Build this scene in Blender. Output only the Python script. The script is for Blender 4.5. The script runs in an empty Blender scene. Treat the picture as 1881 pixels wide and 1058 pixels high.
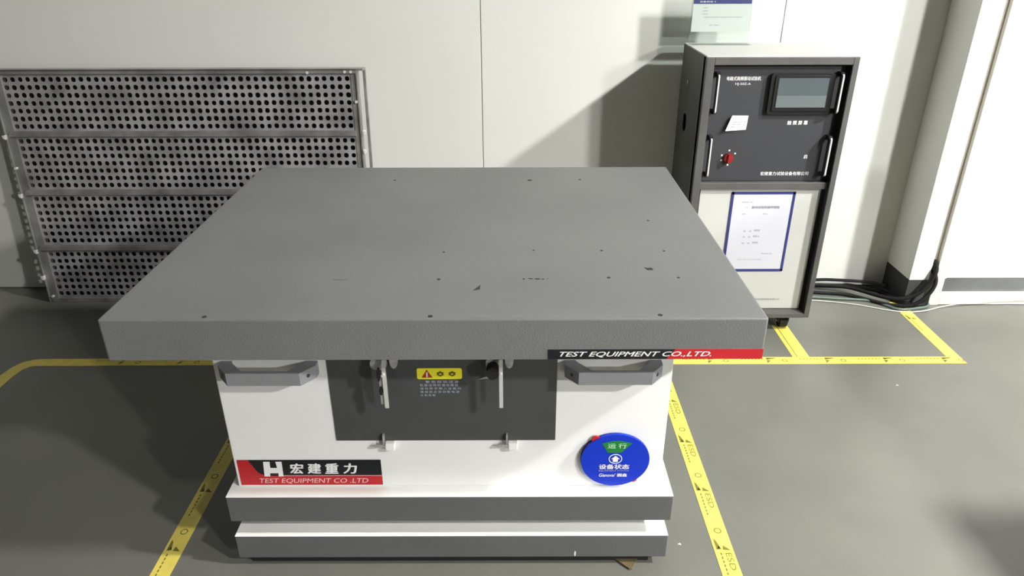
import bpy, bmesh, math, random
from mathutils import Vector, Matrix
random.seed(7)
PI = math.pi
S = bpy.context.scene
C = S.collection

# ------------------------------------------------------------------ camera
cam_d = bpy.data.cameras.new('camera'); cam = bpy.data.objects.new('camera', cam_d); C.objects.link(cam)
S.camera = cam
cam_d.sensor_width = 36.0; cam_d.lens = 36.0 * 1319.1 / 1881.0; cam_d.clip_start = 0.05; cam_d.clip_end = 60
t, r = 0.4517, -0.0026
F = Vector((0, math.cos(t), -math.sin(t))); R0 = Vector((1, 0, 0)); U0 = R0.cross(F)
R1 = R0 * math.cos(r) + U0 * math.sin(r); U1 = -R0 * math.sin(r) + U0 * math.cos(r)
M = Matrix.Identity(4)
for i in range(3):
    M[i][0] = R1[i]; M[i][1] = U1[i]; M[i][2] = -F[i]
M[2][3] = 1.55
cam.matrix_world = M

# ------------------------------------------------------------------ world, exposure
S.view_settings.view_transform = 'Standard'; S.view_settings.look = 'None'
S.view_settings.exposure = 1.85; S.view_settings.gamma = 1.0; S.view_settings.use_curve_mapping = False
w = bpy.data.worlds.new('world'); S.world = w; w.use_nodes = True
w.node_tree.nodes['Background'].inputs[0].default_value = (0.9, 0.95, 1.0, 1)
w.node_tree.nodes['Background'].inputs[1].default_value = 0.02
LAMP = [  # x, y, radiance of each ceiling lamp
    (3.94, 0.68, 600), (3.93, -1.50, 460), (6.0, -5.5, 450), (6.4, -5.9, 450)]

# ------------------------------------------------------------------ materials
def mat(name, col, rough=0.5, metal=0.0, var=0.0, scale=8.0, bump=0.0, bscale=300.0, emit=0.0, spec=0.5, trans=0.0, coat=0.0, col2=None):
    m = bpy.data.materials.new(name); m.use_nodes = True
    nt = m.node_tree; b = nt.nodes['Principled BSDF']
    b.inputs['Base Color'].default_value = (*col, 1); b.inputs['Roughness'].default_value = rough
    b.inputs['Metallic'].default_value = metal; b.inputs['Specular IOR Level'].default_value = spec
    b.inputs['Transmission Weight'].default_value = trans; b.inputs['Coat Weight'].default_value = coat
    tc = nt.nodes.new('ShaderNodeTexCoord')
    if var > 0:
        n = nt.nodes.new('ShaderNodeTexNoise'); n.inputs['Scale'].default_value = scale; n.inputs['Detail'].default_value = 6
        nt.links.new(tc.outputs['Object'], n.inputs['Vector'])
        mx = nt.nodes.new('ShaderNodeMix'); mx.data_type = 'RGBA'
        c2 = col2 if col2 else tuple(c * (1 - var) for c in col)
        mx.inputs[6].default_value = (*[min(1, c * (1 + var * 0.35)) for c in col], 1); mx.inputs[7].default_value = (*c2, 1)
        rp = nt.nodes.new('ShaderNodeMapRange'); rp.inputs[1].default_value = 0.35; rp.inputs[2].default_value = 0.7
        nt.links.new(n.outputs['Fac'], rp.inputs[0]); nt.links.new(rp.outputs[0], mx.inputs[0])
        nt.links.new(mx.outputs[2], b.inputs['Base Color'])
    if bump > 0:
        n2 = nt.nodes.new('ShaderNodeTexNoise'); n2.inputs['Scale'].default_value = bscale; n2.inputs['Detail'].default_value = 3
        nt.links.new(tc.outputs['Object'], n2.inputs['Vector'])
        bp = nt.nodes.new('ShaderNodeBump'); bp.inputs['Strength'].default_value = bump; bp.inputs['Distance'].default_value = 0.002
        nt.links.new(n2.outputs['Fac'], bp.inputs['Height']); nt.links.new(bp.outputs[0], b.inputs['Normal'])
    if emit > 0:
        b.inputs['Emission Color'].default_value = (*col, 1); b.inputs['Emission Strength'].default_value = emit
    return m
Wl = mat('wall_paint', (0.665, 0.668, 0.632), 0.42, var=0.03, scale=1.5)
KS = mat('panel_seam', (0.30, 0.305, 0.29), 0.7)
Wc = mat('column_paint', (0.80, 0.80, 0.77), 0.45, var=0.02, scale=2)
Wd = mat('door_paint', (0.60, 0.59, 0.555), 0.4, var=0.02, scale=2)
GK = mat('gasket', (0.36, 0.34, 0.29), 0.7)
KP = mat('kick_plate', (0.13, 0.135, 0.132), 0.35, 0.1, var=0.1, scale=20)
PL = mat('plinth', (0.035, 0.036, 0.035), 0.6)
Fw = mat('far_wall_paint', (0.12, 0.12, 0.12), 0.8, var=0.03)
Ce = mat('ceiling_paint', (0.12, 0.12, 0.12), 0.9, var=0.02)
Fl = mat('floor_epoxy', (0.150, 0.151, 0.132), 0.36, var=0.10, scale=3.5, bump=0.06, bscale=120, spec=0.4)
TG = mat('grey_powder_coat', (0.165, 0.168, 0.165), 0.55, var=0.10, scale=3, bump=0.35, bscale=420)
TS = mat('grey_side_paint', (0.108, 0.110, 0.110), 0.55, var=0.06, scale=5, bump=0.3, bscale=420)
WH = mat('white_powder_coat', (0.83, 0.83, 0.83), 0.5, var=0.02, scale=6)
WR2 = mat('rack_white', (0.50, 0.505, 0.48), 0.5, var=0.02)
WT = mat('white_top_coat', (0.93, 0.93, 0.90), 0.5, var=0.03, scale=9)
DR = mat('dark_door_paint', (0.065, 0.067, 0.067), 0.38, var=0.08, scale=9, bump=0.1)
HD = mat('handle_grey', (0.27, 0.277, 0.295), 0.42, 0.1, var=0.06, scale=20)
BK = mat('black_rubber', (0.008, 0.008, 0.008), 0.7)
BP = mat('black_plastic', (0.012, 0.012, 0.013), 0.3)
CH = mat('polished_steel', (0.80, 0.80, 0.77), 0.3, 0.35)
ZN = mat('zinc_steel', (0.50, 0.50, 0.49), 0.4, 0.4, var=0.3, scale=60)
RF = mat('rack_frame_grey', (0.088, 0.084, 0.081), 0.5, var=0.15, scale=12)
RS = mat('rack_side_grey', (0.085, 0.085, 0.078), 0.55, var=0.15, scale=6)
RP = mat('rack_panel_slate', (0.034, 0.035, 0.040), 0.5, var=0.06, scale=8)
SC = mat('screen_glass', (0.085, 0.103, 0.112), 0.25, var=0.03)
SC2 = mat('screen_reflection', (0.135, 0.155, 0.162), 0.25, var=0.03)  # paler tone of the reflection on the switched-off screen
RD = mat('red_knob', (0.28, 0.012, 0.012), 0.35)
PW = mat('paper_white', (0.56, 0.565, 0.62), 0.6, var=0.02)
PN = mat('paper_notice', (0.60, 0.61, 0.585), 0.6)
PC = mat('paper_cream', (0.75, 0.75, 0.70), 0.6)
NV = mat('navy_frame', (0.03, 0.035, 0.17), 0.4)
IK = mat('ink_grey', (0.22, 0.22, 0.26), 0.7)
IL = mat('ink_pale', (0.36, 0.37, 0.43), 0.7)
LW = mat('lettering_white', (0.85, 0.85, 0.85), 0.5)
LP = mat('lettering_pink', (0.85, 0.55, 0.55), 0.5)
LM = mat('lettering_dim', (0.38, 0.39, 0.50), 0.6)
BL = mat('label_black', (0.006, 0.007, 0.010), 0.35)
RL = mat('label_red', (0.52, 0.012, 0.02), 0.4, var=0.12, scale=14)
YL = mat('label_yellow', (0.95, 0.87, 0.03), 0.45)
WR = mat('warning_red', (0.45, 0.03, 0.01), 0.5)
IC = mat('icon_brown', (0.14, 0.11, 0.01), 0.6)
BD = mat('disc_blue', (0.004, 0.032, 0.50), 0.4, spec=0.3)
GR = mat('disc_green', (0.01, 0.19, 0.035), 0.35)
GL = mat('lettering_green_white', (0.45, 0.8, 0.5), 0.5)
YT = mat('tape_yellow', (0.76, 0.63, 0.12), 0.45, var=0.10, scale=25)
TI = mat('tape_print', (0.17, 0.15, 0.02), 0.6)
GZ = mat('galvanised_sheet', (0.37, 0.36, 0.365), 0.42, 0.30, var=0.45, scale=9, bump=0.2, bscale=60)
GF = mat('galvanised_frame', (0.30, 0.30, 0.285), 0.30, 0.45, var=0.45, scale=9, bump=0.2, bscale=30)
GD = mat('divider_steel', (0.22, 0.22, 0.21), 0.4, 0.3, var=0.4, scale=12)
GB = mat('grille_shade', (0.018, 0.018, 0.018), 0.8, var=0.3, scale=20)  # near-black: shade behind the holes put into the colour
CB = mat('cable_black', (0.008, 0.008, 0.008), 0.7, spec=0.2)
CG = mat('cable_green_grey', (0.10, 0.14, 0.11), 0.5)
CW = mat('cable_white', (0.55, 0.55, 0.5), 0.5)
WD = mat('shim_wood', (0.13, 0.10, 0.045), 0.7, var=0.3, scale=40)
CHIP = mat('chip_dark', (0.015, 0.015, 0.015), 0.7)
SM = mat('scuff_mark', (0.115, 0.117, 0.113), 0.6)
LT = mat('lamp_diffuser', (1.0, 0.99, 0.95), 0.5)
AC = mat('clear_acrylic', (0.97, 1.0, 0.98), 0.05)
_n = AC.node_tree; _t = _n.nodes.new('ShaderNodeBsdfTransparent'); _t.inputs[0].default_value = (0.96, 0.985, 0.975, 1)
_g = _n.nodes.new('ShaderNodeBsdfGlossy'); _g.inputs['Roughness'].default_value = 0.08
_m = _n.nodes.new('ShaderNodeMixShader'); _m.inputs[0].default_value = 0.07
_n.links.new(_t.outputs[0], _m.inputs[1]); _n.links.new(_g.outputs[0], _m.inputs[2])
_n.links.new(_m.outputs[0], _n.nodes['Material Output'].inputs['Surface'])

# ------------------------------------------------------------------ helpers
def link(name, bm, m, parent=None, loc=None, smooth=False):
    me = bpy.data.meshes.new(name)
    bmesh.ops.recalc_face_normals(bm, faces=bm.faces)
    bm.to_mesh(me); bm.free()
    if smooth:
        for p in me.polygons: p.use_smooth = True
    me.materials.append(m)
    o = bpy.data.objects.new(name, me); C.objects.link(o)
    if parent is not None: o.parent = parent
    if loc is not None: o.location = loc
    return o
def thing(name, label, cat, loc=(0, 0, 0), rot=(0, 0, 0), group=None):
    o = bpy.data.objects.new(name, None); C.objects.link(o); o.empty_display_size = 0.05
    o.location = loc; o.rotation_euler = rot
    return tag(o, label, cat, group)
def tag(o, label, cat, group=None):
    o['label'] = label; o['category'] = cat
    if group: o['group'] = group
    return o
def struct(o): o['kind'] = 'structure'; return o
def rb(bm, x0, x1, y0, y1, z0, z1, bev=0.0, seg=2):
    vs = [bm.verts.new((x, y, z)) for x in (x0, x1) for y in (y0, y1) for z in (z0, z1)]
    q = [(0, 1, 3, 2), (4, 6, 7, 5), (0, 4, 5, 1), (2, 3, 7, 6), (0, 2, 6, 4), (1, 5, 7, 3)]
    fs = [bm.faces.new([vs[i] for i in f]) for f in q]
    if bev > 0:
        es = list({e for f in fs for e in f.edges})
        bmesh.ops.bevel(bm, geom=es, offset=bev, segments=seg, profile=0.5, affect='EDGES')
    return bm
def box(name, m, parent, x0, x1, y0, y1, z0, z1, bev=0.0, seg=2, loc=None):
    return link(name, rb(bmesh.new(), x0, x1, y0, y1, z0, z1, bev, seg), m, parent, loc)
def prism(bm, pts, axis, a, b):
    """extrude a polygon: axis 'y' -> pts are (x,z); 'z' -> pts (x,y); 'x' -> pts (y,z)"""
    def mk(p, v):
        if axis == 'y': return (p[0], v, p[1])
        if axis == 'z': return (p[0], p[1], v)
        return (v, p[0], p[1])
    A = [bm.verts.new(mk(p, a)) for p in pts]; B = [bm.verts.new(mk(p, b)) for p in pts]
    bm.faces.new(A); bm.faces.new(B[::-1])
    n = len(pts)
    for i in range(n): bm.faces.new((A[i], B[i], B[(i + 1) % n], A[(i + 1) % n]))
    return bm
def pr(name, m, parent, pts, axis, a, b): return link(name, prism(bmesh.new(), pts, axis, a, b), m, parent)
def circ(cx, cz, rx, rz=None, n=32, a0=0.0, a1=2 * PI, close=False):
    rz = rx if rz is None else rz
    k = n + 1 if close else n
    return [(cx + rx * math.cos(a0 + (a1 - a0) * i / n), cz + rz * math.sin(a0 + (a1 - a0) * i / n)) for i in range(k)]
def rrect(x0, x1, z0, z1, rad, n=5):
    p = []
    for cx, cz, a in ((x1 - rad, z0 + rad, -PI / 2), (x1 - rad, z1 - rad, 0), (x0 + rad, z1 - rad, PI / 2), (x0 + rad, z0 + rad, PI)):
        p += circ(cx, cz, rad, rad, n, a, a + PI / 2, True)
    return p
def tube(bm, pts, rad, n=8, sub=6):
    P = [Vector(p) for p in pts]
    Q = []
    for i in range(len(P) - 1):
        p0 = P[max(i - 1, 0)]; p1 = P[i]; p2 = P[i + 1]; p3 = P[min(i + 2, len(P) - 1)]
        for k in range(sub):
            u = k / sub
            Q.append(0.5 * ((2 * p1) + (p2 - p0) * u + (2 * p0 - 5 * p1 + 4 * p2 - p3) * u * u + (3 * p1 - p0 - 3 * p2 + p3) * u ** 3))
    Q.append(P[-1])
    rings = []; up = Vector((0, 0, 1))
    for i, q in enumerate(Q):
        d = (Q[min(i + 1, len(Q) - 1)] - Q[max(i - 1, 0)]).normalized()
        s = d.cross(up)
        if s.length < 1e-3: s = d.cross(Vector((0, 1, 0)))
        s.normalize(); v = s.cross(d)
        rings.append([bm.verts.new(q + (s * math.cos(2 * PI * k / n) + v * math.sin(2 * PI * k / n)) * rad) for k in range(n)])
    for a, b in zip(rings, rings[1:]):
        for k in range(n): bm.faces.new((a[k], a[(k + 1) % n], b[(k + 1) % n], b[k]))
    bm.faces.new(rings[0][::-1]); bm.faces.new(rings[-1])
    return bm
def cylx(bm, x0, x1, cy, cz, rad, n=16): return prism(bm, circ(cy, cz, rad, n=n), 'x', x0, x1)
def text(body, m, parent, x0, x1, z0, z1, y, bold=0.0, shear=0.0, name='lettering', plane='y', keep=False):
    cu = bpy.data.curves.new('t', 'FONT'); cu.body = body; cu.size = 1.0; cu.shear = shear
    cu.resolution_u = 3; cu.fill_mode = 'FRONT'
    to = bpy.data.objects.new('t', cu); C.objects.link(to)
    bpy.context.view_layer.update()
    me = bpy.data.meshes.new_from_object(to.evaluated_get(bpy.context.evaluated_depsgraph_get()))
    bpy.data.objects.remove(to); bpy.data.curves.remove(cu)
    xs = [v.co.x for v in me.vertices]; ys = [v.co.y for v in me.vertices]
    if not xs: return None
    ax, bx, ay, by = min(xs), max(xs), min(ys), max(ys)
    for v in me.vertices:
        X = x0 + (v.co.x - ax) / (bx - ax) * (x1 - x0); Z = z0 + (v.co.y - ay) / (by - ay) * (z1 - z0)
        v.co = (X, y, Z) if plane == 'y' else (X, Z, y)
    if bold > 0:      # heavier strokes: the same outline repeated a hair to each side
        B = bmesh.new(); d = bold * (z1 - z0) * 1.3
        for q, (dx, dz) in enumerate(((-d, 0), (d, 0), (0, -d * 0.6), (0, d * 0.6))):
            n0 = len(B.verts); B.from_mesh(me); B.verts.ensure_lookup_table()
            for v in B.verts[n0:]:
                v.co.x += dx
                if plane == 'y': v.co.z += dz; v.co.y -= 0.00012 * q
                else: v.co.y += dz; v.co.z += 0.00012 * q
        me = bpy.data.meshes.new(name); B.to_mesh(me); B.free()
    me.materials.clear(); me.materials.append(m); me.name = name
    o = bpy.data.objects.new(name, me); C.objects.link(o); o.parent = parent
    return o
def lines(bm, x0, x1, zs, h, y, gap=0.0):
    for z in zs:
        x = x0
        while x < x1 - 0.004:
            e = min(x1, x + random.uniform(0.012, 0.03))
            rb(bm, x, e, y - 0.0003, y, z, z + h); x = e + 0.003
    return bm

# ------------------------------------------------------------------ room
X0, X1, Y0, Y1, ZC = -6.0, 7.6, -9.0, 3.2132, 3.6
struct(box('floor', Fl, None, X0, X1, Y0, Y1 + 0.1, -0.1, 0.0))
struct(box('ceiling', Ce, None, X0, X1, Y0, Y1 + 0.1, ZC, ZC + 0.1))
struct(box('wall_left', Fw, None, X0 - 0.1, X0, Y0, Y1 + 0.1, 0, ZC))
struct(box('wall_right', Fw, None, X1, X1 + 0.1, Y0, Y1 + 0.1, 0, ZC))
struct(box('wall_front', Fw, None, X0, X1, Y0 - 0.1, Y0, 0, ZC))
wb = struct(box('wall_back', KS, None, X0, X1, Y1 + 0.006, Y1 + 0.1, 0, ZC))
for a, b in ((X0, -0.1315), (-0.1285, 1.1455), (1.1485, X1)):
    box('wall_panel', Wl, wb, a, b, Y1, Y1 + 0.006, 0.004, ZC, 0.0012, 1)
YC = 2.9977
col = struct(box('trim_1', Wc, None, 1.8335, 1.925, YC, Y1, 0.131, ZC, 0.003))
box('plinth', PL, col, 1.8355, 1.922, YC + 0.003, Y1, 0, 0.131)
box('gasket', GK, col, 1.925, 1.952, YC + 0.018, YC + 0.05, 0.215, ZC)
door = struct(box('door_1', Wd, None, 2.0, 3.4, YC + 0.012, YC + 0.06, 0.135, ZC, 0.002))
box('door_frame', Wd, door, 1.952, 2.0, YC, YC + 0.2, 0.0, ZC, 0.003)
box('kick_plate', KP, door, 2.0, 3.4, YC + 0.016, YC + 0.06, 0.064, 0.135)
box('sill', Wd, door, 2.0, 3.4, YC + 0.001, YC + 0.06, 0.003, 0.064, 0.002)
box('moulding', Wd, door, 2.0, 2.008, YC + 0.004, YC + 0.02, 0.135, ZC, 0.002)
struct(box('trim_2', Wc, None, 3.4, X1, YC, Y1, 0, ZC))

# ------------------------------------------------------------------ ceiling lamps
LTm = []
for i, (lx, ly, e) in enumerate(LAMP):
    m = mat('lamp_glow_%d' % i, (1.0, 0.99, 0.955), 0.5, emit=e)
    names = ['right of the test table, nearest the back wall', 'right of the test table, second from the back wall',
             'in the far rear corner of the room, nearer of two', 'in the far rear corner of the room, outermost']
    L = thing('ceiling_light', 'square white ceiling lamp ' + names[i], 'lamp', (lx, ly, ZC), group='ceiling lamps')
    box('housing', WH, L, -0.17, 0.17, -0.17, 0.17, -0.05, -0.001, 0.005)
    box('diffuser', m, L, -0.13, 0.13, -0.13, 0.13, -0.1, -0.05, 0.01)

# ------------------------------------------------------------------ yellow floor tape
def esd(bm, x, y, s, ang, z):
    """one triangle mark, ring and two text bars of the anti-static print, running along +v"""
    ca, sa = math.cos(ang), math.sin(ang)
    def T(p):
        a, b = p[0] * 1.25, p[1] * 1.25
        return (x + a * ca - b * sa, y + a * sa + b * ca)
    def poly(pts): prism(bm, [T(p) for p in pts], 'z', z, z + 0.0002)
    # triangle made of two dark wedges with a yellow slash between
    poly([(-0.016, 0.0), (-0.016, 0.034), (-0.011, 0.026), (-0.006, 0.006)])
    poly([(-0.002, 0.0), (0.016, -0.002), (0.001, 0.013)])
    poly([(-0.013, 0.0), (-0.004, 0.002), (-0.010, 0.012)])
    # ring
    for k in range(10):
        a, b = 2 * PI * k / 10, 2 * PI * (k + 1) / 10
        poly([(0.001 + 0.009 * math.cos(a), 0.058 + 0.009 * math.sin(a)), (0.001 + 0.009 * math.cos(b), 0.058 + 0.009 * math.sin(b)),
              (0.001 + 0.0065 * math.cos(b), 0.058 + 0.0065 * math.sin(b)), (0.001 + 0.0065 * math.cos(a), 0.058 + 0.0065 * math.sin(a))])
def tape(label, x0, x1, y0, y1, z, along='y', seg=None, marks=(), group='yellow floor marking tapes'):
    o = box('floor_tape', YT, None, x0, x1, y0, y1, 0.0002, z, 0)
    tag(o, label, 'tape', group)
    bm = bmesh.new(); n = 0
    xc = (x0 + x1) / 2; yc = (y0 + y1) / 2
    if along == 'y':
        y = marks
        while y < y1 - 0.07:
            if y > y0 + 0.15:
                esd(bm, xc, y, 1, 0, z)
                for k in range(7):      # small print column under the big letters
                    rb(bm, xc - 0.013, xc - 0.009, y - 0.02 - k * 0.014, y - 0.011 - k * 0.014, z, z + 0.0002)
                n += 1
            y += 0.24
    else:
        x = marks
        while x < x1 - 0.07:
            if x > x0 + 0.15:
                esd(bm, x, yc, 1, -PI / 2, z)
                for k in range(7): rb(bm, x - 0.02 - k * 0.014, x - 0.011 - k * 0.014, yc + 0.009, yc + 0.013, z, z + 0.0002)
                n += 1
            x += 0.24
    link('print', bm, TI, o) if n else bm.free()
    return o
rt = tape('long yellow floor tape right of the test table with black anti-static print', 0.568, 0.622, -1.0, 2.505, 0.0010, 'y', marks=-0.901)
for y in (1.259, 1.499, 1.739, 1.979, 2.219):       # ESD letters, reading sideways along the tape
    to = text('ESD', TI, rt, 0.0, 0.062, 0.0, 0.017, 0.0, plane='y', bold=0.0)
    for v in to.data.vertices: v.co = (0.596 + v.co.z, y - 0.012 - v.co.x, 0.0013)
tape('long yellow floor tape left of the test table, half in its shadow', -0.985, -0.93, -1.0, 2.505, 0.0010, 'y', marks=-0.9)
tape('yellow floor tape running crosswise behind the test table past the control rack', -1.93, 1.843, 2.482, 2.535, 0.0014, 'x', marks=-1.6)
tape('short yellow floor tape at the far right, running from the crosswise tape towards the column', 1.787, 1.843, 2.535, 3.03, 0.0010, 'y', marks=2.62)
tape('short yellow floor tape ending under the castor of the control rack', 1.176, 1.224, 2.535, 2.83, 0.0010, 'y', marks=2.6)
tape('narrow pale strip of yellow tape beside the short tape under the rack castor', 1.156, 1.173, 2.535, 2.81, 0.0009, 'y', marks=9)
bmt = bmesh.new()
prism(bmt, [(-1.93, 2.482), (-1.93, 2.535), (-1.965, 2.53), (-2.0, 2.51), (-2.02, 2.47), (-2.03, 2.4), (-2.03, -1.0), (-1.975, -1.0), (-1.975, 2.4), (-1.968, 2.455), (-1.95, 2.478)], 'z', 0.0002, 0.0011)
tag(link('floor_tape', bmt, YT), 'yellow floor tape at the far left edge, curving forward from the crosswise tape', 'tape', 'yellow floor marking tapes')

# ------------------------------------------------------------------ perforated steel guard against the wall
g = thing('perforated_guard', 'large galvanised perforated steel guard of four rows leaning on the back wall', 'guard', (0, 3.06, 0), (-math.atan(0.0566), 0, 0))
GX0, GX1 = -2.2, -0.652
HX0, PX, PZ = -2.142, 0.03215, 0.0328
def perf(zt):
    bm = bmesh.new()
    for c in range(46):
        for q in range(7):
            cx = HX0 + c * PX; cz = zt - q * PZ
            rr = 0.0108 * random.uniform(0.93, 1.07); a0 = random.uniform(-0.15, 0.15)
            jx, jz = random.uniform(-0.0008, 0.0008), random.uniform(-0.0008, 0.0008)
            out, inn, bk = [], [], []
            for k in range(8):
                a = PI / 4 * k
                sx = max(-1, min(1, round(math.cos(a) * 1.42))); sz = max(-1, min(1, round(math.sin(a) * 1.42)))
                out.append(bm.verts.new((cx + sx * PX / 2, 0, cz + sz * PZ / 2)))
                rk = rr * (1.06 if k % 2 else 1.0)
                p = (cx + jx + rk * math.cos(a + a0), cz + jz + rk * math.sin(a + a0))
                inn.append(bm.verts.new((p[0], 0.0, p[1]))); bk.append(bm.verts.new((p[0], 0.002, p[1])))
            for k in range(8):
                l = (k + 1) % 8
                bm.faces.new((out[k], out[l], inn[l], inn[k])); bm.faces.new((inn[k], inn[l], bk[l], bk[k]))
    me = bpy.data.meshes.new('perforated_panel'); bm.to_mesh(me); bm.free(); me.materials.append(GZ)
    o = bpy.data.objects.new('perforated_panel', me); C.objects.link(o); o.parent = g
    return o
tops = [1.024, 0.764, 0.5045, 0.24]
for z in tops: perf(z)
xa, xb = HX0 - PX / 2, HX0 + 45.5 * PX
edges = [1.058] + [0.5 * (tops[i] - 6.5 * PZ + tops[i + 1] + 0.5 * PZ) for i in range(3)] + [0.012]
for i in range(4):       # flat margins of each sheet above and below its holes
    zt = tops[i] + PZ / 2; zb = tops[i] - 6.5 * PZ
    for a, b in ((zt, edges[i]), (edges[i + 1], zb)):
        box('sheet_margin', GZ, g, xa, xb, 0.0, 0.002, a, b)
for z in edges[1:4]:     # folded lips between the sheets
    bm = bmesh.new()
    prism(bm, [(-0.001, z + 0.012), (-0.014, z + 0.004), (-0.016, z - 0.010), (-0.004, z - 0.014), (0.0, z - 0.014), (0.0, z + 0.012)], 'x', xa - 0.02, xb + 0.004)
    link('divider', bm, GD, g)
box('shade_backing', GB, g, xa, xb + 0.02, 0.03, 0.034, 0.02, 1.05)  # dark sheet standing in for the shade behind the holes
# frame
bm = bmesh.new()
rb(bm, GX0, GX1 + 0.028, -0.012, 0.05, 1.058, 1.066); rb(bm, GX0, GX1, -0.012, -0.009, 1.046, 1.066, 0.001, 1)
link('top_rail', bm, GF, g)
box('bottom_rail', GF, g, GX0 + 0.01, GX1, -0.008, 0.04, 0.0, 0.02, 0.002)
for x0, x1, y in ((GX0, xa, 0.0), (xb, GX1, 0.0)):
    bm = bmesh.new(); rb(bm, x0, x1, y - 0.003, y + 0.002, 0.004, 1.058)
    e0, e1 = ((x0, x0 + 0.004) if x0 < -1.5 else (x1 - 0.004, x1)); rb(bm, e0, e1, -0.01, 0.04, 0.004, 1.058)
    link('stile', bm, GF, g)
box('wall_angle', GF, g, -0.634, -0.622, 0.03, 0.045, 0.004, 1.06, 0.001)
box('wall_angle', GF, g, GX0 - 0.02, GX0 - 0.008, 0.03, 0.045, 0.3, 1.06, 0.001)
def clip(x, z, w=0.018, side=-1):
    bm = bmesh.new()
    prism(bm, [(x, z + 0.009), (x + side * w, z + 0.006), (x + side * w * 0.8, z - 0.008), (x + side * w * 0.2, z - 0.013)], 'y', -0.018, 0.006)
    bmesh.ops.bevel(bm, geom=bm.edges[:], offset=0.002, segments=1, affect='EDGES')
    link('clip', bm, CH, g)
for z in (0.785, 0.523, 0.258, 0.128): clip(GX0 + 0.008, z)
for x, z in ((-0.645, 0.80), (-0.655, 0.555), (-0.65, 0.717)): clip(x, z, 0.014, 1)
for x, z in ((-0.858, 1.05), (-0.70, 1.053), (-0.675, 1.053), (-2.19, 0.646), (-2.18, 0.03), (-0.662, 0.93)):
    pr('screw', CH, g, circ(x, z, 0.006, n=10), 'y', -0.014, 0.0)

# ------------------------------------------------------------------ control rack
k = thing('control_rack', 'grey wheeled control rack with touch screen and white lower panel by the back wall', 'cabinet', (0, 0, 0))
rx0, rx1, ry0, ry1, rz0, rz1 = 0.715, 1.276, 2.7246, 3.11, 0.082, 1.1656
# side sheets, each with its own details
def side_with_hole():
    bm = bmesh.new()
    out = [(ry0 + 0.018, rz0), (ry1, rz0), (ry1, rz1 - 0.006), (ry0 + 0.018, rz1 - 0.006)]
    hy, hz, hw, hh = 2.975, 0.868, 0.030, 0.036
    hole = rrect(hy - hw, hy + hw, hz - hh, hz + hh, 0.022, 3)
    V = lambda p, x: bm.verts.new((x, p[0], p[1]))
    for x in (rx0, rx0 + 0.003):
        o4 = [V(p, x) for p in out]; h = [V(p, x) for p in hole]
        eds = [bm.edges.new((o4[i], o4[(i + 1) % 4])) for i in range(4)] + [bm.edges.new((h[i], h[(i + 1) % len(h)])) for i in range(len(h))]
        bmesh.ops.triangle_fill(bm, use_beauty=True, edges=eds)
    return bm
link('side_panel', side_with_hole(), RS, k)
box('side_panel', RS, k, rx1 - 0.003, rx1, ry0 + 0.018, ry1, rz0, rz1 - 0.006)
box('vent_recess', BP, k, rx0 + 0.012, rx0 + 0.016, 2.93, 3.02, 0.81, 0.92)
bm = bmesh.new(); cylx(bm, rx0 - 0.003, rx0 + 0.001, 2.976, 1.03, 0.009, 12); link('lock', bm, ZN, k)
bm = bmesh.new(); cylx(bm, rx0 - 0.0008, rx0 + 0.001, 2.976, 1.02, 0.020, 14); link('lock_plate', bm, RF, k)
box('top_panel', WR2, k, rx0, rx1, ry0 + 0.004, ry1, rz1 - 0.006, rz1, 0.002)  # white stands in for the glare on the rack top
box('back_panel', RS, k, rx0 + 0.003, rx1 - 0.003, ry1 - 0.003, ry1, rz0, rz1 - 0.006)
box('bottom_panel', RS, k, rx0 + 0.003, rx1 - 0.003, ry0 + 0.02, ry1 - 0.003, rz0, rz0 + 0.003)
bm = bmesh.new()     # front frame, four members with a deep return
fw, ft, fr = 0.030, 0.028, 0.045
rb(bm, rx0, rx0 + fw, ry0, ry0 + fr, rz0, rz1 - 0.004, 0.002); rb(bm, rx1 - 0.022, rx1, ry0, ry0 + fr, rz0, rz1 - 0.004, 0.002)
rb(bm, rx0 + fw, rx1 - 0.022, ry0, ry0 + fr, rz1 - ft - 0.004, rz1 - 0.004, 0.002)
link('front_frame', bm, RF, k)
bm = bmesh.new(); prism(bm, [(ry0, rz0), (ry0, rz0 + 0.017), (ry0 + 0.041, rz0 + 0.026), (ry0 + 0.041, rz0)], 'x', rx0 + fw, rx1 - 0.022); link('bottom_rail', bm, RF, k)
box('side_return', BP, k, rx1 - 0.0235, rx1 - 0.0222, ry0 + 0.004, ry0 + 0.043, rz0 + 0.02, rz1 - ft - 0.004)
box('top_return', BP, k, rx0 + fw, rx1 - 0.0222, ry0 + 0.006, ry0 + 0.043, rz1 - ft - 0.0055, rz1 - ft - 0.0042)  # black strip paints the shadow gap under the top member
yp = 2.765
cp = box('control_panel', RP, k, 0.748, 1.238, yp, yp + 0.004, 0.682, 1.125, 0.001, 1)
box('backing_strip', BP, k, 0.745, 1.254, yp + 0.004, yp + 0.008, 0.1, 1.135)
box('divider_rail', RF, k, 0.745, 1.2525, yp - 0.022, yp + 0.004, 0.652, 0.680, 0.002)
box('lower_panel', WR2, k, 0.757, 1.241, yp - 0.004, yp + 0.003, 0.110, 0.651, 0.0015)
# touch screen
bz = pr('screen_bezel', BP, k, rrect(0.970, 1.208, 0.948, 1.099, 0.010), 'y', yp - 0.018, yp)
pr('screen_lip', BP, bz, rrect(0.985, 1.196, 0.962, 1.092, 0.006), 'y', yp - 0.023, yp - 0.018)
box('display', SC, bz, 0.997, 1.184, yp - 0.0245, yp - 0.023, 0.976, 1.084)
box('reflection_band', SC2, bz, 0.997, 1.184, yp - 0.0252, yp - 0.0245, 0.976, 1.020)  # reflection painted as a lighter band across the lower screen
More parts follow.
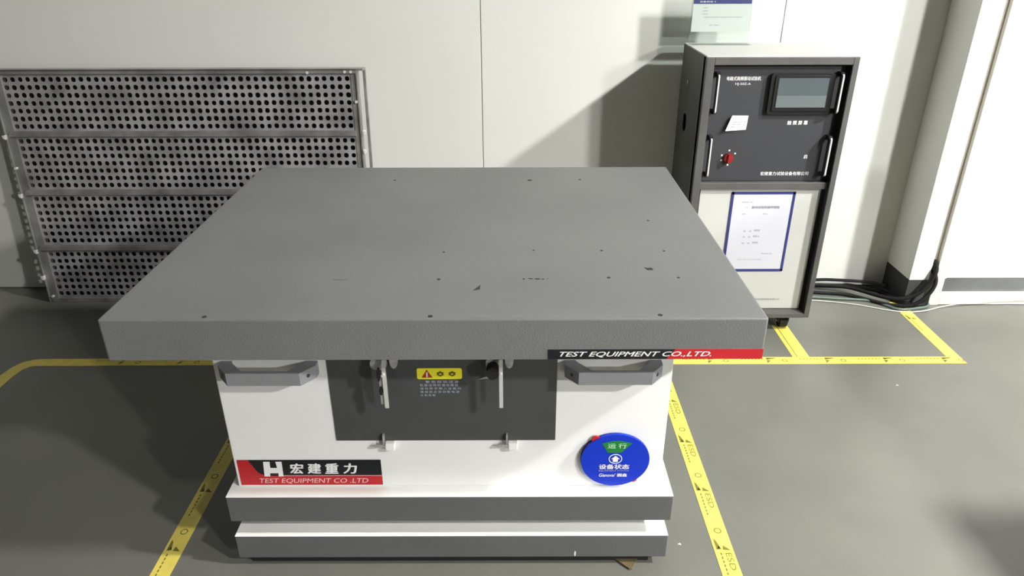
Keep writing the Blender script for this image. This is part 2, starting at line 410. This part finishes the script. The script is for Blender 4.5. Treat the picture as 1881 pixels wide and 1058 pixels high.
# four pull handles
def pull(x, z0, z1):
    h = pr('pull_handle', BP, k, [(yp, z0), (yp - 0.030, z0), (yp - 0.040, z0 + 0.010), (yp - 0.040, z1 - 0.010), (yp - 0.030, z1), (yp, z1), (yp, z1 - 0.016), (yp - 0.024, z1 - 0.018), (yp - 0.028, z1 - 0.024), (yp - 0.028, z0 + 0.024), (yp - 0.024, z0 + 0.018), (yp, z0 + 0.016)], 'x', x - 0.006, x + 0.006)
    e = pr('bright_edge', CH, h, [(yp - 0.040, z0 + 0.006), (yp - 0.046, z0 + 0.012), (yp - 0.046, z1 - 0.012), (yp - 0.040, z1 - 0.006)], 'x', x - 0.0028, x + 0.0028)
    e['label'] = 'bright polished front edge'
for x in (0.767, 1.226):
    pull(x, 0.952, 1.106); pull(x, 0.706, 0.868)
# switch and knob
kn = pr('selector_knob', RD, k, circ(0.851, 0.776, 0.017, 0.019, n=18), 'y', yp - 0.014, yp)
pr('knob_grip', RD, kn, [(0.845, 0.760), (0.857, 0.760), (0.859, 0.794), (0.847, 0.794)], 'y', yp - 0.024, yp - 0.014)
bm = bmesh.new()
for a in (35, 90, 160, 200, 270):
    x = 0.853 + 0.029 * math.cos(math.radians(a)); z = 0.776 + 0.029 * math.sin(math.radians(a))
    rb(bm, x - 0.003, x + 0.003, yp - 0.0006, yp, z - 0.003, z + 0.003)
link('scale_mark', bm, LW, k)
text('电磁式高频振动试验机', LW, k, 0.808, 0.936, 1.072, 1.087, yp - 0.0008, 0.012)
text('HJ-50Z-A', LW, k, 0.842, 0.900, 1.053, 1.064, yp - 0.0008)
text('触 摸 屏 幕', LW, k, 1.062, 1.140, 0.905, 0.921, yp - 0.0008, 0.02)
text('宏建重力试验设备有限公司', LW, k, 0.988, 1.178, 0.704, 0.719, yp - 0.0008, 0.012)
text('启', LW, k, 1.148, 1.162, 0.772, 0.788, yp - 0.0008, 0.01)
text('宏建重力试验设备有限公司', IK, k, 1.02, 1.150, 0.150, 0.159, yp - 0.0048)
# curled white paper label on the control panel
bm = bmesh.new()
prof = [(0.822, 0.885), (0.905, 0.887), (0.908, 0.941), (0.843, 0.944)]
fr_, bk_ = [], []
for (x, z), d in zip(prof, (0.016, 0.002, 0.002, 0.012)):
    fr_.append(bm.verts.new((x, yp - d - 0.001, z))); bk_.append(bm.verts.new((x, yp - d, z)))
bm.faces.new(fr_); bm.faces.new(bk_[::-1])
for i in range(4): bm.faces.new((fr_[i], bk_[i], bk_[(i + 1) % 4], fr_[(i + 1) % 4]))
pt = link('paper_label', bm, PC, k); pt['label'] = 'white paper label peeling off at its left edge'
bm = bmesh.new()
for z, x0, x1 in ((0.917, 0.85, 0.903), (0.908, 0.845, 0.902), (0.898, 0.84, 0.862)):
    x = x0
    while x < x1 - 0.006:
        e = min(x1, x + 0.017)
        dy = lambda xx: 0.0025 + (0.905 - xx) * 0.165 + 0.0012
        vs = [bm.verts.new((xx, yp - dy(xx), zz)) for xx, zz in ((x, z), (e, z), (e, z + 0.0025), (x, z + 0.0025))]
        bm.faces.new(vs); x = e + 0.004
link('label_print', bm, IK, pt)
# castors
for cx, cy in ((0.77, 2.80), (1.195, 2.80), (0.77, 3.06), (1.195, 3.06)):
    bm = bmesh.new(); rb(bm, cx - 0.03, cx + 0.03, cy - 0.03, cy + 0.03, 0.076, 0.082)
    rb(bm, cx - 0.024, cx - 0.018, cy - 0.018, cy + 0.022, 0.03, 0.076); rb(bm, cx + 0.018, cx + 0.024, cy - 0.018, cy + 0.022, 0.03, 0.076)
    f = link('castor', bm, PL, k)
    bm = bmesh.new(); cylx(bm, cx - 0.016, cx + 0.016, cy, 0.031, 0.030, 20); link('wheel', bm, BK, f)
    bm = bmesh.new(); cylx(bm, cx - 0.026, cx + 0.026, cy, 0.031, 0.006, 10); link('axle', bm, CH, f)

# framed instruction sheet on the white lower panel
d = thing('instruction_sheet', 'white instruction sheet in a navy magnetic frame on the rack lower panel', 'document', (0, 0, 0))
yd = yp - 0.0042
box('sheet', PW, d, 0.892, 1.133, yd - 0.0016, yd - 0.0002, 0.295, 0.630)
bm = bmesh.new()
for a in ((0.884, 0.894, 0.288, 0.637), (1.131, 1.141, 0.288, 0.637), (0.884, 1.141, 0.627, 0.637), (0.884, 1.141, 0.288, 0.298)):
    rb(bm, a[0], a[1], yd - 0.003, yd - 0.0001, a[2], a[3])
link('frame', bm, NV, d)
text('振动试验机操作规程', IK, d, 0.972, 1.085, 0.566, 0.578, yd - 0.002, 0.01)
text('EQ', IL, d, 0.945, 0.960, 0.567, 0.575, yd - 0.002)
bm = bmesh.new()
lines(bm, 0.93, 0.98, (0.592,), 0.004, yd - 0.0018); lines(bm, 0.935, 0.955, (0.541,), 0.004, yd - 0.0018); lines(bm, 1.02, 1.045, (0.541,), 0.004, yd - 0.0018)
for z in (0.466, 0.440, 0.412):
    lines(bm, 0.952, 0.962, (z,), 0.006, yd - 0.0018); lines(bm, 0.975, 0.985, (z,), 0.006, yd - 0.0018); lines(bm, 0.995, 1.02, (z + 0.002,), 0.008, yd - 0.0018)
lines(bm, 0.945, 1.045, (0.340,), 0.003, yd - 0.0018); lines(bm, 1.04, 1.085, (0.366,), 0.004, yd - 0.0018)
link('print', bm, IL, d)

# acrylic sign stand on top of the rack
s = thing('sign_stand', 'clear acrylic stand with a blue-headed notice on top of the rack', 'sign', (0, 3.075, rz1))
box('holder', AC, s, 0.722, 0.966, 0.002, 0.004, 0.003, 0.236)
box('foot', AC, s, 0.722, 0.966, -0.05, 0.004, 0.0, 0.0028)
box('notice', PN, s, 0.728, 0.960, -0.0012, 0.0008, 0.046, 0.215)
box('header', NV, s, 0.728, 0.960, -0.0022, -0.0013, 0.152, 0.215)
box('acrylic_front', AC, s, 0.722, 0.966, -0.0050, -0.0030, 0.012, 0.236)
text('设备状态 3', LW, s, 0.752, 0.815, 0.157, 0.163, -0.0027, 0.01)
bm = bmesh.new(); lines(bm, 0.775, 0.93, (0.100,), 0.003, -0.0014); lines(bm, 0.768, 0.79, (0.112, 0.124, 0.136), 0.003, -0.0014); lines(bm, 0.80, 0.84, (0.07,), 0.003, -0.0014)
link('print', bm, IL, s)

# ------------------------------------------------------------------ vibration test table
T = thing('vibration_test_table', 'big grey-topped white vibration test table in the middle of the room', 'machine', (0, 0, 0))
tx0, tx1, ty0, ty1, tz0, tz1 = -0.879, 0.544, 1.3372, 2.4635, 0.7285, 0.829
bm = bmesh.new()
rb(bm, tx0, tx1, ty0, ty1, tz0, tz1)
top_e = [e for e in bm.edges if all(abs(v.co.z - tz1) < 1e-5 for v in e.verts)]
bmesh.ops.bevel(bm, geom=top_e + [e for e in bm.edges if e.verts[0].co.x == e.verts[1].co.x and e.verts[0].co.y == e.verts[1].co.y], offset=0.005, segments=3, profile=0.5, affect='EDGES')
top = link('tabletop', bm, TG, T)
for x, y, rr in ((-0.655, 1.349, 0.0055), (-0.174, 1.349, 0.0055), (0.316, 1.352, 0.0055), (0.06, 2.308, 0.008), (0.394, 1.54, 0.004), (0.229, 1.541, 0.0045),
                 (-0.173, 1.534, 0.0045), (-0.39, 2.312, 0.005), (-0.175, 1.698, 0.0035), (0.391, 1.702, 0.0035), (0.231, 1.706, 0.004), (0.056, 1.708, 0.003),
                 (0.227, 2.313, 0.005), (0.388, 1.924, 0.004)):
    pr('threaded_hole', CHIP, top, circ(x, y, rr, n=10), 'z', tz1 - 0.001, tz1 + 0.0004)
for pts in ([(0.322, 1.600), (0.330, 1.596), (0.341, 1.597), (0.343, 1.584), (0.328, 1.583)], [(-0.089, 1.474), (-0.074, 1.479), (-0.073, 1.503)]):
    pr('paint_chip', CHIP, top, pts, 'z', tz1, tz1 + 0.0004)
for i, (x, y, a, b) in enumerate(((0.028, 1.535, 0.003, 0.003), (0.045, 1.536, 0.005, 0.0025), (0.060, 1.535, 0.007, 0.0035), (0.073, 1.534, 0.004, 0.002), (0.040, 1.538, 0.002, 0.002), (0.084, 1.536, 0.002, 0.001))):
    pr('paint_chip', CHIP, top, circ(x, y, a, b, n=7), 'z', tz1, tz1 + 0.0004)
for i, (x, y, a, b) in enumerate(((-0.416, 1.533, 0.006, 0.003), (-0.404, 1.533, 0.008, 0.002), (-0.392, 1.533, 0.004, 0.002))):
    pr('scuff', SM, top, circ(x, y, a, b, n=9), 'z', tz1, tz1 + 0.0003)
# name strip along the front edge
ns = pr('name_strip', BL, T, [(0.078, 0.7295), (0.335, 0.7295), (0.352, 0.7535), (0.078, 0.7535)], 'y', ty0 - 0.0012, ty0)
ns2 = pr('red_strip', RL, ns, [(0.335, 0.7295), (0.5425, 0.7295), (0.5425, 0.7535), (0.352, 0.7535)], 'y', ty0 - 0.0012, ty0); ns2['label'] = 'red half of the name strip'
text('TEST EQUIPMENT CO.,LTD.', LW, ns, 0.103, 0.431, 0.7345, 0.7485, ty0 - 0.0016, 0.028, 0.35)
# body
bx0, bx1, by0, by1, bz0, bz1 = -0.7274, 0.392, 1.488, 2.31, 0.2443, 0.728
box('body', WH, T, bx0, bx1, by0, by1, bz0, bz1, 0.003)
# base slabs
u = box('base_plate', TS, T, -0.7484, 0.4197, 1.4465, 2.352, 0.1611, 0.2425, 0.002); box('white_cover', WT, u, -0.7484, 0.4197, 1.4465, 2.352, 0.2426, 0.2442, 0.0004, 1)
l = box('base_plate', TS, T, -0.7474, 0.4183, 1.4465, 2.352, 0.030, 0.1065, 0.002); box('white_cover', WT, l, -0.7474, 0.4183, 1.4465, 2.352, 0.1066, 0.1083, 0.0004, 1)
box('spacer_frame', WT, T, -0.66, 0.33, 1.53, 2.27, 0.1083, 0.1611)
box('foot_frame', BK, T, -0.72, 0.375, 1.462, 2.33, 0.0, 0.030, 0.002)
pr('paint_chip', LW, T, circ(0.1700, 0.0425, 0.0022, 0.0095, n=8), 'y', 1.4458, 1.4466)
# access door in the front
dr = box('access_door', DR, T, -0.450, 0.110, by0 - 0.0035, by0, 0.396, 0.722, 0.0015)
for hx in (-0.352, -0.038):
    bm = bmesh.new(); cylx(bm, hx, hx + 0.026, by0 - 0.012, 0.386, 0.0045, 10); rb(bm, hx + 0.022, hx + 0.026, by0 - 0.014, by0 - 0.004, 0.384, 0.42)
    h = link('hinge', bm, ZN, T)
    bm = bmesh.new(); rb(bm, hx + 0.027, hx + 0.052, by0 - 0.018, by0 - 0.001, 0.374, 0.396, 0.003); q = link('hinge_block', bm, WT, h); q['label'] = 'white hinge block'
# warning label
wl = pr('warning_label', YL, T, rrect(-0.2325, -0.1225, 0.583, 0.614, 0.005), 'y', by0 - 0.0045, by0 - 0.0035)
yw = by0 - 0.0047
bm = bmesh.new(); prism(bm, [(-0.2215, 0.5875), (-0.1945, 0.5875), (-0.208, 0.6105)], 'y', yw - 0.0002, yw); link('warning_triangle', bm, WR, wl)
bm = bmesh.new(); prism(bm, [(-0.2098, 0.5890), (-0.2062, 0.5890), (-0.2062, 0.6035), (-0.2098, 0.6035)], 'y', yw - 0.0005, yw - 0.0002); link('exclamation_mark', bm, LW, wl)
for cx in (-0.1755, -0.1465):
    pts = [(cx + (0.0105 if i % 2 else 0.0075) * math.cos(2 * PI * i / 12), 0.5985 + (0.0065 if i % 3 else 0.0082) * math.sin(2 * PI * i / 12)) for i in range(12)]
    bm = bmesh.new(); prism(bm, pts, 'y', yw - 0.0002, yw); link('pictogram', bm, IC, wl)
    bm = bmesh.new(); prism(bm, circ(cx, 0.5975, 0.003, 0.002, 8), 'y', yw - 0.0004, yw - 0.0002); link('pictogram_dot', bm, YL, wl)
for row, (tx, x0, x1) in enumerate((('警 告 标 识 注 意', -0.213, -0.131), ('机 器 运 转 时 请 勿 靠 近', -0.227, -0.133), ('请 勿 将 手 伸 入 台 面 内', -0.227, -0.127), ('维 修 前 必 须 切 断 电 源', -0.227, -0.131), ('以 免 危 险', -0.227, -0.190))):
    z = 0.5715 - row * 0.0098
    text(tx, LM, T, x0, x1, z, z + 0.0066, by0 - 0.0037, 0.02)
# grab handles
def grab(x0, x1):
    c = 0.03
    pts = [(x0, by0), (x0, by0 - 0.022), (x0 + c, by0 - 0.058), (x1 - c * 1.0, by0 - 0.058), (x1, by0 - 0.022), (x1, by0), (x1 - 0.026, by0), (x1 - 0.032, by0 - 0.012), (x1 - 0.062, by0 - 0.047),
           (x0 + 0.062, by0 - 0.047), (x0 + 0.032, by0 - 0.012), (x0 + 0.026, by0)]
    h = pr('grab_handle', HD, T, pts, 'z', 0.600, 0.634)
    for x, sgn in ((x0 + 0.0148, -1), (x1 - 0.0148, 1)):
        o = pr('screw', BP, h, circ(0, 0, 0.0048, n=10), 'y', -0.0006, 0.002)
        o.rotation_euler = (0, 0, sgn * math.radians(50)); o.location = (x, by0 - 0.040, 0.617)
grab(-0.705, -0.471); grab(0.127, 0.361)
# clamp levers hanging in front of the access door
def clamp(x, kind):
    y = by0 - 0.0035
    bm = bmesh.new()
    prism(bm, rrect(x - 0.036, x + 0.004, 0.628, 0.660, 0.014), 'y', y - 0.030, y - 0.024)
    prism(bm, [(x - 0.022, 0.655), (x + 0.002, 0.655), (x + 0.004, 0.722), (x - 0.022, 0.722)], 'y', y - 0.030, y)
    prism(bm, circ(x + 0.020, 0.652, 0.010, 0.022, 14), 'y', y - 0.028, y - 0.020); rb(bm, x + 0.012, x + 0.028, y - 0.028, y, 0.66, 0.722)
    h = link('clamp', bm, ZN, T)
    bm = bmesh.new()
    pts = [(y - 0.030, 0.668), (y - 0.046, 0.664), (y - 0.056, 0.650), (y - 0.056, 0.540), (y - 0.053, 0.534), (y - 0.050, 0.540), (y - 0.050, 0.646), (y - 0.042, 0.657), (y - 0.030, 0.660)]
    prism(bm, pts, 'x', x - 0.004, x + 0.005); link('lever', bm, CH, h)
    if kind:
        pr('bumper', BK, h, circ(x - 0.019, 0.634, 0.015, 0.017, 16), 'y', y - 0.058, y - 0.030)
        bm = bmesh.new(); prism(bm, [(x - 0.055, 0.603), (x - 0.022, 0.618), (x - 0.022, 0.606)], 'y', y - 0.034, y - 0.030); link('spring_tab', bm, ZN, h)
        pr('pivot', CH, h, circ(x, 0.630, 0.004, n=10), 'y', y - 0.060, y - 0.056)
    else:
        pr('bumper', BK, h, circ(x - 0.012, 0.632, 0.0045, 0.018, 14), 'y', y - 0.060, y - 0.052)
        pr('slot', BK, h, circ(x - 0.010, 0.585, 0.0045, 0.012, 14), 'y', y - 0.056, y - 0.048)
        bm = bmesh.new(); rb(bm, x - 0.013, x - 0.006, y - 0.052, y - 0.048, 0.545, 0.63); link('link_bar', bm, ZN, h)
        pr('pivot', CH, h, circ(x - 0.002, 0.630, 0.004, n=10), 'y', y - 0.060, y - 0.056)
clamp(-0.302, 0); clamp(-0.027, 1)
# name plate
yn = by0 - 0.0009
N = box('name_plate', BL, T, -0.7185, -0.3435, yn, by0, 0.2500, 0.3325)
N2 = pr('red_field', RL, N, [(-0.7185, 0.2500), (-0.3435, 0.2500), (-0.3435, 0.2805), (-0.650, 0.2805), (-0.668, 0.290), (-0.690, 0.3325), (-0.7185, 0.3325)], 'y', yn - 0.0004, yn)
bm = bmesh.new(); rb(bm, -0.610, -0.3435, yn - 0.0007, yn - 0.0004, 0.2805, 0.2820); link('thin_line', bm, LP, N)
bm = bmesh.new()
hp = [(-0.653, 0.2790), (-0.638, 0.2790), (-0.637, 0.2895), (-0.615, 0.2895), (-0.616, 0.2790), (-0.603, 0.2790), (-0.602, 0.3275), (-0.618, 0.3275), (-0.616, 0.3070), (-0.634, 0.3070), (-0.633, 0.3275), (-0.650, 0.3275)]
prism(bm, hp, 'y', yn - 0.0009, yn - 0.0005); link('emblem', bm, LW, N)
for ch, x0 in (('宏', -0.583), ('建', -0.537), ('重', -0.491), ('力', -0.443)):
    text(ch, LW, N, x0, x0 + 0.035, 0.2885, 0.3215, yn - 0.0009, 0.035, 0.1)
text('TEST EQUIPMENT CO .LTD', LP, N, -0.668, -0.381, 0.2545, 0.2725, yn - 0.0009, 0.008, 0.2)

# round status sign
sd = thing('status_disc', 'round blue status disc with green window stuck on the lower right of the white body', 'sign', (0.266, by0, 0.337))
pr('disc', BD, sd, circ(0, 0, 0.0885, 0.0825, 48), 'y', -0.012, -0.004)
pr('back_disc', BP, sd, circ(-0.003, 0, 0.0865, 0.0805, 40), 'y', -0.004, -0.0002)
for x, z in ((-0.052, 0.0635), (0.050, -0.062)):
    bm = bmesh.new(); prism(bm, circ(x, z, 0.0115, 0.0115, 12), 'y', -0.0095, -0.0042); o = link('turning_tab', bm, RL, sd); o['label'] = 'red turning tab'
win = [(-0.021, 0.0255), (0.014, 0.0255), (0.040, 0.055)] + [(0.040 - 0.077 * i / 6, 0.055 + 0.008 * math.sin(PI * i / 6)) for i in range(1, 6)] + [(-0.037, 0.055)]
pr('window', GR, sd, win, 'y', -0.0126, -0.012)
text('运 行', GL, sd, -0.022, 0.026, 0.040, 0.056, -0.0130, 0.02)
bm = bmesh.new()
n = 28
for i in range(n):
    a, b = 2 * PI * i / n, 2 * PI * (i + 1) / n
    prism(bm, [(0.0 + 0.0175 * math.cos(a), 0.0055 + 0.0155 * math.sin(a)), (0.0175 * math.cos(b), 0.0055 + 0.0155 * math.sin(b)), (0.0155 * math.cos(b), 0.0055 + 0.0135 * math.sin(b)), (0.0155 * math.cos(a), 0.0055 + 0.0135 * math.sin(a))], 'y', -0.0124, -0.012)
prism(bm, [(-0.0065, -0.004), (0.0065, -0.004), (0.0065, 0.005), (0.011, 0.005), (0.0, 0.0155), (-0.011, 0.005), (-0.0065, 0.005)], 'y', -0.0124, -0.012)
link('arrow', bm, LW, sd)
text('设备状态', LW, sd, -0.041, 0.037, -0.0275, -0.012, -0.0124, 0.03)
text('EQUIPMENT STATUS', LM, sd, -0.041, 0.037, -0.0355, -0.031, -0.0124, 0.01)
text('Gianova/', LW, sd, -0.040, 0.003, -0.0525, -0.042, -0.0124, 0.01, 0.2)
text('圆鑫', LW, sd, 0.008, 0.033, -0.0525, -0.042, -0.0124, 0.035)

# shim under the base
bm = bmesh.new(); prism(bm, [(0.27, 1.475), (0.345, 1.475), (0.345, 1.462), (0.325, 1.428), (0.318, 1.428)], 'z', 0.0002, 0.006)
tag(link('wooden_shim', bm, WD), 'small brown wooden shim poking out under the right front of the base', 'shim')

# ------------------------------------------------------------------ cables along the wall
def cable(pts, rad, m, label, group=None):
    o = link('cable', tube(bmesh.new(), pts, rad), m, smooth=True); tag(o, label, 'cable', group)
G1 = 'black cables along the wall foot'
cable([(1.10, 3.150, 0.0345), (1.30, 3.150, 0.034), (1.45, 3.150, 0.036), (1.62, 3.125, 0.034), (1.76, 3.005, 0.036), (1.85, 2.968, 0.062), (1.91, 2.966, 0.125), (1.938, 2.985, 0.195), (1.938, 3.05, 0.235)], 0.0095, CB,
      'uppermost black cable climbing from the floor into the gap beside the column', G1)
cable([(1.10, 3.135, 0.010), (1.30, 3.125, 0.010), (1.48, 3.115, 0.010), (1.62, 3.085, 0.010), (1.76, 2.985, 0.011), (1.85, 2.945, 0.030), (1.915, 2.945, 0.095), (1.938, 2.970, 0.155), (1.938, 3.05, 0.185)], 0.0085, CB,
      'lower black cable of the pair climbing into the gap beside the column', G1)
cable([(1.10, 3.195, 0.012), (1.35, 3.195, 0.012), (1.50, 3.193, 0.012), (1.70, 3.175, 0.012), (1.79, 3.12, 0.012), (1.812, 3.03, 0.012), (1.860, 2.983, 0.012), (1.925, 2.984, 0.013), (1.937, 3.06, 0.02)], 0.011, CB,
      'thick black cable lying closest to the foot of the back wall', G1)
cable([(1.30, 3.060, 0.008), (1.42, 3.072, 0.007), (1.55, 3.055, 0.007), (1.70, 3.03, 0.007), (1.79, 2.945, 0.007), (1.88, 2.955, 0.007), (1.93, 2.965, 0.010), (1.945, 2.985, 0.012)], 0.0065, CG,
      'green-grey cable on the floor in front of the black cables')
cable([(1.30, 3.035, 0.004), (1.42, 3.045, 0.004), (1.60, 3.005, 0.004), (1.76, 2.935, 0.004), (1.88, 2.925, 0.006), (2.05, 2.965, 0.020), (2.35, 2.984, 0.040), (3.2, 2.985, 0.04)], 0.0028, CW,
      'thin pale cable running past the column along the door sill')
cable([(1.12, 3.175, 0.045), (1.33, 3.178, 0.060), (1.41, 3.165, 0.058), (1.47, 3.17, 0.052), (1.55, 3.170, 0.053), (1.72, 3.14, 0.054), (1.80, 3.10, 0.052)], 0.008, CB,
      'short black cable looping on top of the others beside the rack', G1)
# grey cabinet added out of view to shade the right edge of the floor
q = thing('added_shade_cabinet', 'waist-high grey cabinet added out of view at the far right to shade the floor', 'cabinet', (0, 0, 0))
box('body', TS, q, 2.20, 2.90, -0.35, 1.32, 0.06, 1.22, 0.004)
box('plinth', PL, q, 2.23, 2.87, -0.32, 1.29, 0.0, 0.06)
for y0, y1 in ((-0.335, 0.475), (0.485, 1.305)):
    dd = box('door', TG, q, 2.182, 2.20, y0, y1, 0.08, 1.20, 0.003)
    box('handle', CH, dd, 2.162, 2.182, (y0 + y1) / 2 - 0.01, (y0 + y1) / 2 + 0.01, 0.60, 0.76, 0.004)
# tiny paper flecks on the floor
for x, y, lb in ((1.484, 2.325, 'tiny white paper fleck on the open floor right of the crosswise tape'), (0.475, 1.52, 'tiny white paper fleck on the floor by the right front corner of the base')):
    bm = bmesh.new(); prism(bm, [(x - 0.006, y), (x + 0.005, y - 0.003), (x + 0.002, y + 0.005)], 'z', 0.0002, 0.0012)
    tag(link('paper_fleck', bm, PC), lb, 'paper')

for o in bpy.data.objects:
    if o.name.split('.')[0] in ('print', 'label_print', 'scale_mark', 'arrow'): o['kind'] = 'stuff'
